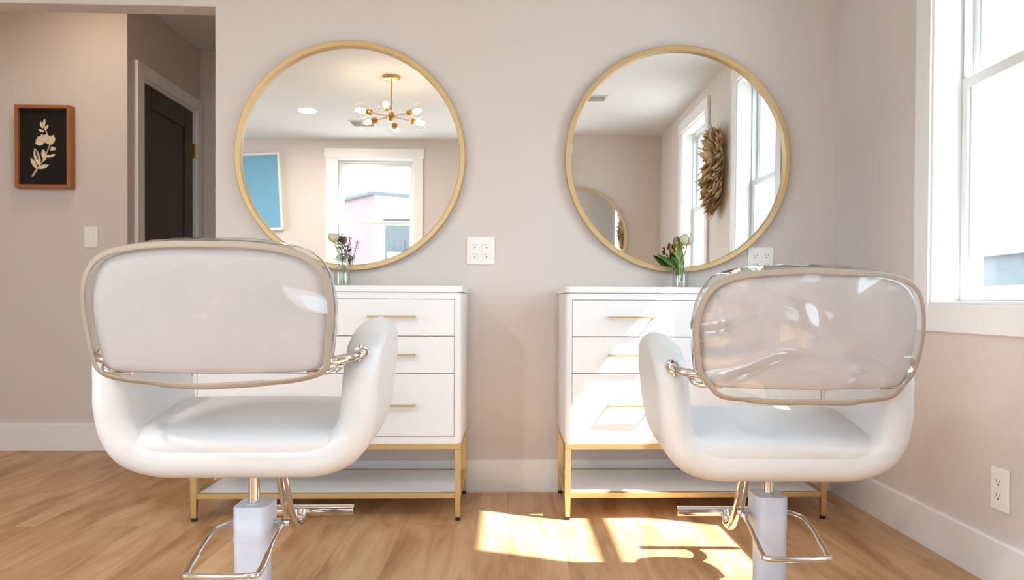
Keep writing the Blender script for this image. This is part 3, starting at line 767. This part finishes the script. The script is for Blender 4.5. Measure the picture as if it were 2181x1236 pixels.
    grip = [(-0.0743, -0.138, zl-0.0210), (-0.0745, -0.150, zl-0.026), (-0.0735, -0.187, zb_+0.004), (-0.060, ly, zb_), (0.060, ly, zb_), (0.0735, -0.187, zb_+0.004), (0.0745, -0.150, zl-0.026), (0.0743, -0.138, zl-0.0210)]
    m = MB(); m.tube(catmull(grip, 6), 0.0066, 12); m.build('lever_sleeve', M_chrome, lev, smooth=True, angle=60)
    sgn = 1 if cut == 0 else -1
    MB().lathe([(0.001, -0.047), (0.0045, -0.047), (0.0045, 0.047), (0.001, 0.047)], (0, 0.020, zl), 16, 'x').build('pivot_pin', M_chrome, lev, smooth=True)
    MB().lathe([(0.001, -0.015), (0.008, -0.015), (0.0095, -0.013), (0.0095, 0.013), (0.008, 0.015), (0.001, 0.015)], (sgn*0.060, 0.020, zl), 24, 'x').build('pivot_stub', M_chrome, lev, smooth=True)
    MB().lathe([(0.001, -0.006), (0.0035, -0.006), (0.0035, 0.006), (0.001, 0.006)], (sgn*0.053, 0.020, zl-0.013), 12, 'z').build('set_screw', M_chrome, lev, smooth=True)
    # ---- base disc
    MB().lathe([(0.001, 0.0), (0.190, 0.0), (0.196, 0.003), (0.190, 0.008), (0.075, 0.022), (0.050, 0.032), (0.001, 0.032)], (0, 0, 0), 64).build('base_disc', M_chrome, root, smooth=True, angle=40)
    return root

def interp(pts, z):
    if z <= pts[0][0]: return pts[0][1]
    for (a, va), (b_, vb) in zip(pts, pts[1:]):
        if z <= b_:
            t = (z-a)/(b_-a); return va+(vb-va)*t
    return pts[-1][1]

salon_chair('white salon chair on the left in a clear vinyl cover, raised higher', -0.586, -1.265, math.radians(0.5), 0.0, 0.010, 1.0, 0.0, 0.968, 0.012)
salon_chair('white salon chair near the window, zipped clear cover with creased reflections', 0.657, -1.155, math.radians(-1.7), -0.039, 0.002, 4.0, 0.010)

# ---------------------------------------------------------------- vases and flowers
def vase(name, label, loc, lean=0.0):
    root = thing(name, label, 'vase', loc, 0, 'small glass bud vases')
    prof = [(0.002, 0.003), (0.028, 0.003), (0.031, 0.008), (0.0315, 0.050), (0.029, 0.064), (0.0205, 0.080), (0.0175, 0.092), (0.0195, 0.106), (0.0255, 0.122), (0.0245, 0.122), (0.0182, 0.106), (0.0160, 0.092), (0.019, 0.080), (0.0275, 0.063), (0.030, 0.050), (0.0295, 0.010), (0.002, 0.009)]
    ps = catmull([(r, h, 0) for r, h in prof], 3)
    MB().lathe([(max(0.0005, p.x), max(0.0, p.y)) for p in ps], (0, 0, 0), 32).build('glass', M_vase, root, smooth=True, angle=60)
    MB().lathe([(0.001, 0.0098), (0.0285, 0.0105), (0.0290, 0.052), (0.001, 0.053)], (0, 0, 0), 24).build('water', M_water, root, smooth=True, angle=60)
    return root
v2 = vase('bud_vase', 'clear pinched glass vase on the sunlit dresser, holding a white tulip', (0.684, -0.080, 0.8245))
v1 = vase('bud_vase', 'clear pinched glass vase on the shaded dresser, holding eucalyptus', (-0.652, -0.080, 0.8245))
def flower(name, label, loc, parts, group):
    root = thing(name, label, 'flower', loc, 0, group)
    for pn, mm, fn, sm in parts:
        m = MB(); fn(m); m.build(pn, mm, root, smooth=sm)
    return root
def tulip_head(m, c, r=0.018):
    for k in range(6):
        a = 2*PI*k/6 + (0.3 if k % 2 else 0); s_ = 1.0 if k % 2 else 0.88
        rows = []
        for i in range(7):
            t = i/6; row = []
            rad = r*s_*(0.35+1.0*math.sin(PI*min(0.86, t*0.80+0.06))); zz = c[2] - r*1.0 + t*r*2.5
            for j in range(7):
                b_ = a + (j/6-0.5)*1.25*(math.sin(PI*min(1, 0.12+t*0.85))**0.6)
                row.append((c[0]+rad*math.cos(b_), c[1]+rad*math.sin(b_), zz - 0.15*r*abs(j/6-0.5)*4*t))
            rows.append(row)
        m.surf(rows)
fl = thing('tulip', 'single white tulip leaning right in the vase on the sunlit dresser', 'flower', (0.684, -0.080, 0.8360), 0, 'cut flowers in the sunlit vase'); fl.scale = (1.06, 1.06, 1.07)
MB().tube(catmull([(-0.006, 0, 0), (0.004, -0.001, 0.05), (0.002, 0, 0.085), (0.018, -0.002, 0.130), (0.021, -0.002, 0.158)], 5), 0.0026, 8).build('stem', M_stem, fl, smooth=True)
m = MB(); tulip_head(m, (0.021, -0.002, 0.170), 0.0185); m.build('bloom', M_cream, fl, smooth=True, solid=0.0008)
m = MB()
m.leaf((0.002, 0.003, 0.02), (-0.05, -0.05, 1), (0, -1, 0.1), 0.145, 0.030, 0.02, 8)
m.leaf((-0.004, -0.004, 0.055), (-0.75, 0.1, 0.8), (0.3, -0.8, 0.6), 0.105, 0.026, 0.22, 8)
m.leaf((-0.006, 0.004, 0.03), (-0.25, 0.2, 1), (0, -1, 0.1), 0.090, 0.022, 0.05, 8)
m.build('leaf', M_green, fl, smooth=True, solid=0.0007)
fl = thing('yellow_bud_spray', 'cluster of ochre buds on green stems beside the white tulip', 'flower', (0.679, -0.084, 0.8360), 0, 'cut flowers in the sunlit vase'); fl.scale = (1.06, 1.06, 1.07)
m = MB()
heads = []
rb = random.Random(3)
for k in range(13):
    a = rb.uniform(0, 2*PI); q = rb.uniform(0.1, 1)**0.6; hx, hz = -0.014+0.026*q*math.cos(a), 0.142+0.022*q*math.sin(a)
    heads.append((hx, rb.uniform(-0.012, 0.012), hz))
for hpt in heads: m.tube(catmull([(0.0, 0, 0.0), (-0.002, 0, 0.085), (hpt[0]*0.6, hpt[1]*0.5, 0.12), hpt], 4), 0.0011, 6)
m.build('stem', M_stem, fl, smooth=True)
m = MB(); m2 = MB()
for i, hpt in enumerate(heads):
    for q in range(5):
        c = (hpt[0]+rb.uniform(-0.004, 0.004), hpt[1]+rb.uniform(-0.004, 0.004), hpt[2]+rb.uniform(-0.004, 0.005))
        (m if (i+q) % 3 else m2).ball(c, rb.uniform(0.0022, 0.0040), (1, 1, 1.3), 1)
m.build('buds', M_ochre, fl, smooth=True); m2.build('dark_buds', M_brownbud, fl, smooth=True)
# the other vase
fl = thing('white_rose', 'cream rose in the vase on the shaded dresser', 'flower', (-0.652, -0.080, 0.8360), 0, 'cut flowers in the shaded vase'); fl.scale = (1.05, 1.05, 1.08)
MB().tube(catmull([(0.004, 0, 0), (-0.002, 0, 0.085), (-0.020, 0, 0.130), (-0.031, 0, 0.160)], 5), 0.0018, 8).build('stem', M_stem, fl, smooth=True)
m = MB()
rr_ = random.Random(11)
for lay, (n, rad, tilt) in enumerate(((4, 0.006, 0.1), (5, 0.011, 0.35), (6, 0.016, 0.6), (7, 0.020, 0.95))):
    for k in range(n):
        a = 2*PI*k/n + lay*0.5; dx, dy = math.cos(a), math.sin(a)
        m.leaf((-0.031+dx*0.003, dy*0.003, 0.152), (dx*tilt, dy*tilt, 1.0-0.15*tilt), (-dx, -dy, 0.3), 0.027+rad*0.35, 0.024+rad*0.3, -0.42*tilt, 6)
m.build('bloom', M_cream, fl, smooth=True, solid=0.0008)
fl = thing('filler_flowers', 'small pale green and white blossoms below the cream rose', 'flower', (-0.650, -0.080, 0.8360), 0, 'cut flowers in the shaded vase'); fl.scale = (1.05, 1.05, 1.08)
m = MB(); m2 = MB(); m3 = MB()
for k in range(9):
    hx, hy, hz = rr_.uniform(-0.024, 0.012), rr_.uniform(-0.01, 0.012), rr_.uniform(0.085, 0.150)
    m.tube(catmull([(0, 0, 0), (0, 0, 0.080), (hx, hy, hz)], 4), 0.0010, 6)
    for q in range(5): m2.ball((hx+rr_.uniform(-0.004, 0.004), hy+rr_.uniform(-0.004, 0.004), hz+rr_.uniform(-0.003, 0.006)), 0.0030, (1, 1, 1.1), 1)
    m3.leaf((hx*0.6, hy, hz*0.86), (rr_.uniform(-1, 1), rr_.uniform(-1, 1), 0.5), (0, 0, 1), 0.022, 0.010, 0.1, 4)
m.build('stem', M_stem, fl, smooth=True); m2.build('blossoms', M_cream, fl, smooth=True); m3.build('leaf', M_green, fl, smooth=True, solid=0.0006)
for (lab, tx, tz, base) in (('taller eucalyptus sprig leaning right, standing clear of the other flowers', 0.026, 0.168, 0.006), ('eucalyptus sprig in the middle, close behind the cream rose', -0.004, 0.182, -0.002)):
    fl = thing('eucalyptus_sprig', lab, 'flower', (-0.648, -0.082, 0.8360), 0, 'cut flowers in the shaded vase'); fl.scale = (1.05, 1.05, 1.08)
    st = catmull([(base, 0, 0), (base, 0, 0.085), (tx*0.6, -0.002, 0.125), (tx, -0.003, tz)], 6)
    MB().tube(st, 0.0009, 6).build('stem', M_eucastem, fl, smooth=True)
    m = MB()
    for i in range(len(st)//2-2, len(st)):
        p = st[i]; a = i*1.1
        if i % 1 == 0:
            for s in (-1, 1):
                m.leaf(p, (s*math.cos(a), s*math.sin(a), 0.12), (0, 0, 1), 0.0125-0.0004*(i-len(st)//2), 0.0075, 0.05, 3)
    m.build('leaves', M_euca, fl, solid=0.0008)
tag(MB().prism([(-0.044, -0.030), (0.046, -0.034), (0.043, 0.026), (-0.046, 0.030)], 0, 0.0015).build('paper_card', M_paper, loc=(-0.285, -0.330, 0.8247)), 'white paper card lying near the end of the shaded dresser top', 'card')

# ---------------------------------------------------------------- what the mirrors show behind the camera
wr = thing('dried_wreath', 'long wreath of dried ochre and brown leaves between the side windows', 'wreath', (XR, -1.735, 1.585))
rw = random.Random(5)
def leaves(n, seed, r0=1.0):
    m = MB(); q = random.Random(seed)
    for k in range(n):
        t = q.uniform(-1, 1); ang = q.uniform(-1, 1)
        w_ = 0.175*(1-abs(t)**2.4)**0.5*(0.72+0.28*t) + 0.015
        z = 0.215*t; yy = w_*ang*r0*0.85; dep = -0.012 - 0.050*(1-ang*ang)*(1-t*t)
        dirz = 0.8 if q.random() < max(0.0, min(1.0, (t-0.15)/0.6)) else -0.7
        d = Vector((-0.45-q.uniform(0, 0.35), ang*0.9+q.uniform(-0.3, 0.3), dirz+q.uniform(-0.45, 0.3)))
        m.leaf((dep, yy, z), d, Vector((-1, q.uniform(-0.4, 0.4), q.uniform(-0.2, 0.5))), q.uniform(0.065, 0.125), q.uniform(0.022, 0.044), q.uniform(-0.25, 0.25), 5)
    return m
leaves(240, 5).build('pale_leaves', M_dry, wr, solid=0.0008)
leaves(170, 9, 0.9).build('brown_leaves', M_dry2, wr, solid=0.0008)
m = MB(); m.tube(catmull([(-0.010, 0, 0.20), (-0.014, 0.05, 0.10), (-0.012, 0.055, -0.05), (-0.012, 0, -0.19), (-0.012, -0.055, -0.05), (-0.014, -0.05, 0.10)], 6, True), 0.008, 8, closed=True)
m.build('hoop', M_dry2, wr, smooth=True)

cv = thing('blue_painting', 'plain sky blue painting in a pale frame, hung slightly askew', 'painting', (-2.42, YR, 1.735))
cv.rotation_euler = (0, math.radians(-3.0), 0)
m = MB(); a, b_, t, d = 0.395, 0.345, 0.020, 0.035
m.box(-a, 0.0005, -b_, -a+t, d, b_, 0.002); m.box(a-t, 0.0005, -b_, a, d, b_, 0.002); m.box(-a+t, 0.0005, b_-t, a-t, d, b_, 0.002); m.box(-a+t, 0.0005, -b_, a-t, d, -b_+t, 0.002)
m.build('frame', M_canvframe, cv)
MB().box(-a+t, 0.001, -b_+t, a-t, 0.024, b_-t, 0.001).build('canvas', M_blue, cv)

# chandelier
CX, CY = -0.765, -1.842
ch = thing('chandelier', 'brass branched chandelier with clear globes and lit bulbs, hung from the ceiling', 'chandelier', (CX, CY, H))
MB().lathe([(0.001, -0.0005), (0.056, -0.0005), (0.057, -0.006), (0.052, -0.020), (0.012, -0.026), (0.001, -0.026)], (0, 0, 0), 40).build('canopy', M_brass, ch, smooth=True, angle=40)
HZ = -0.258
MB().lathe([(0.0042, -0.025), (0.0042, HZ+0.02)], (0, 0, 0), 12).build('rod', M_brass, ch, smooth=True)
MB().lathe([(0.001, HZ+0.030), (0.016, HZ+0.028), (0.019, HZ+0.022), (0.019, HZ-0.026), (0.016, HZ-0.032), (0.001, HZ-0.034)], (0, 0, 0), 24).build('hub', M_brass, ch, smooth=True, angle=40)
arms = ((90, 0.10), (28, 0.06), (-32, -0.06), (-90, -0.17), (-148, -0.06), (152, 0.06))
for ang, el in arms:
    a = math.radians(ang); d = Vector((math.cos(a), math.sin(a), el)).normalized()
    hub = Vector((0, 0, HZ))
    ar = MB().tube([hub+d*0.015, hub+d*0.135], 0.0032, 10).build('arm', M_brass, ch, smooth=True, angle=60)
    q = d.to_track_quat('Z', 'Y').to_matrix().to_4x4(); mt = Matrix.Translation(hub+d*0.135) @ q
    def place(m_): bmesh.ops.transform(m_.b, matrix=mt, verts=m_.b.verts); return m_
    place(MB().lathe([(0.001, -0.004), (0.018, -0.004), (0.020, 0.002), (0.020, 0.022), (0.013, 0.030), (0.010, 0.040), (0.001, 0.040)], (0, 0, 0), 24)).build('socket', M_brass, ar, smooth=True, angle=40)
    place(MB().lathe([(0.006, 0.036), (0.0125, 0.050), (0.0155, 0.064), (0.013, 0.080), (0.006, 0.095), (0.001, 0.102)], (0, 0, 0), 20)).build('bulb', M_bulb, ar, smooth=True, angle=180)
    place(MB().ball((0, 0, 0.066), 0.048, (1, 1, 1), 3)).build('globe', M_globe, ar, smooth=True, angle=180)
def downlight(label, x, y, z, power, r=0.062, col=(1.0, 0.93, 0.83)):
    root = thing('recessed_light', label, 'ceiling light', (x, y, z))
    MB().lathe([(r, -0.0002), (r+0.012, -0.0002), (r+0.012, -0.003), (r, -0.006), (r-0.002, -0.0002)], (0, 0, 0), 40, cap=False).build('trim_ring', M_plate, root, smooth=True, angle=30)
    MB().lathe([(0.001, -0.0028), (r, -0.0028), (r, -0.0002), (0.001, -0.0002)], (0, 0, 0), 40).build('diffuser', M_led, root)
    l = bpy.data.lights.new('recessed_lamp', 'AREA'); l.shape = 'DISK'; l.size = r*2; l.energy = power; l.color = col
    o = bpy.data.objects.new('recessed_lamp', l); COL.objects.link(o); o.location = (x, y, z-0.008)
    return root
downlight('round lit recessed ceiling light, the one seen in the left mirror', -1.535, -2.69, H, 12)
downlight('round recessed ceiling light in the hall in front of the framed picture', -2.02, 0.40, HH, 1.5, col=(1.0, 0.78, 0.52))

def vent(label, x, y, w_, d_):
    root = thing('ceiling_vent', label, 'vent', (x, y, H))
    m = MB(); t = 0.016
    m.box(-w_/2, -d_/2, -0.006, w_/2, -d_/2+t, -0.0003, 0.001, 1); m.box(-w_/2, d_/2-t, -0.006, w_/2, d_/2, -0.0003, 0.001, 1)
    m.box(-w_/2, -d_/2+t, -0.006, -w_/2+t, d_/2-t, -0.0003); m.box(w_/2-t, -d_/2+t, -0.006, w_/2, d_/2-t, -0.0003)
    m.build('frame', M_vent, root)
    m = MB(); n = 7
    for k in range(n):
        yy = -d_/2+t+(d_-2*t)*(k+0.5)/n
        m.prism([(yy-0.006, -0.0005), (yy+0.004, -0.008), (yy+0.006, -0.007), (yy-0.004, -0.0003)], -w_/2+t, w_/2-t, 'x')
    m.build('slats', M_vent, root)
    return root
vent('pale ceiling vent seen at the edge of the right-hand mirror', 0.560, -2.43, 0.26, 0.18)
vent('faint ceiling vent behind the chandelier in the left mirror', -1.195, -3.09, 0.21, 0.20)

# ---------------------------------------------------------------- outside
struct(MB().box(-30, -40, -0.60, 40, 30, -0.50).build('ground_outside', M_street))
def prism_building(name, label, cat, corner, dl, dr, ln_l, ln_r, z1, m_l, m_r):
    """building standing with one corner towards the window; each of the two near walls has its own colour"""
    c = Vector((corner[0], corner[1], 0)); a = Vector((*dl, 0)).normalized(); b_ = Vector((*dr, 0)).normalized()
    root = thing(name, label, cat, (corner[0], corner[1], -0.5)); th = 0.02; h = z1+0.5
    def wall(nm, d, inn, L_, mt):
        m = MB(); p = [Vector((0, 0, 0)), d*L_, d*L_+inn*th, inn*th]
        m.prism([(q.x, q.y) for q in p], 0, h); m.build(nm, mt, root)
    wall('pink_wall', a, b_, ln_l, m_l); wall('white_wall', b_, a, ln_r, m_r)
    m = MB(); p = [Vector((0, 0, 0))-a*0.06-b_*0.06, a*ln_l-b_*0.06, a*ln_l+b_*ln_r, b_*ln_r-a*0.06]
    m.prism([(q.x, q.y) for q in p], h, h+0.07); m.build('roof', M_roof, root)
    m = MB(); p = [a*ln_l, a*ln_l+b_*ln_r, b_*ln_r]
    m.prism([((p[0]).x, p[0].y), (p[1].x, p[1].y), ((p[1]-a*th).x, (p[1]-a*th).y), ((p[0]-a*th).x, (p[0]-a*th).y)], 0, h)
    m.build('rear_wall', m_r, root)
prism_building('corner_building', 'pink and white flat roofed building outside, reflected in the left mirror', 'building', (-2.56, -11.0), (-0.69, -0.85), (0.70, -0.42), 4.0, 4.0, 2.80, M_pink, M_whitehouse)
g = thing('grey_house', 'small grey house beyond the low white wall, reflected in the left mirror', 'building', (-1.3, -10.2, -0.5))
MB().box(-0.86, -0.3, 0, 1.2, 0.3, 2.72).build('wall', M_greyhouse, g)
MB().prism([(-0.36, 2.72), (0.36, 2.72), (0.0, 2.95)], -0.92, 1.26, 'x').build('roof', M_roof, g)
for xx in (-0.60, -0.20, 0.3):
    MB().box(xx-0.09, 0.28, 1.95, xx+0.09, 0.32, 2.35, 0.005, 1).build('window', M_roof, g)
tag(MB().box(-2.06, -9.72, -0.5, 0.4, -9.55, 1.62, 0.01, 1).build('garden_wall', M_whitehouse), 'low white wall outside in front of the small grey house', 'wall')
g = thing('grey_warehouse', 'pale grey building outside, low in the side window panes', 'building', (14.0, 11.0, -0.5))
MB().box(-2.0, -6.0, 0, 2.0, 4.2, 2.50).build('wall', M_greyhouse, g)
MB().prism([(-2.15, 2.50), (2.15, 2.50), (0.0, 2.95)], -6.1, 4.3, 'y').build('roof', M_roof, g)
for yy in (-4.0, -1.2, 1.6):
    MB().box(-2.03, yy-0.5, 0.9, -1.98, yy+0.5, 1.9, 0.005, 1).build('window', M_whitehouse, g)
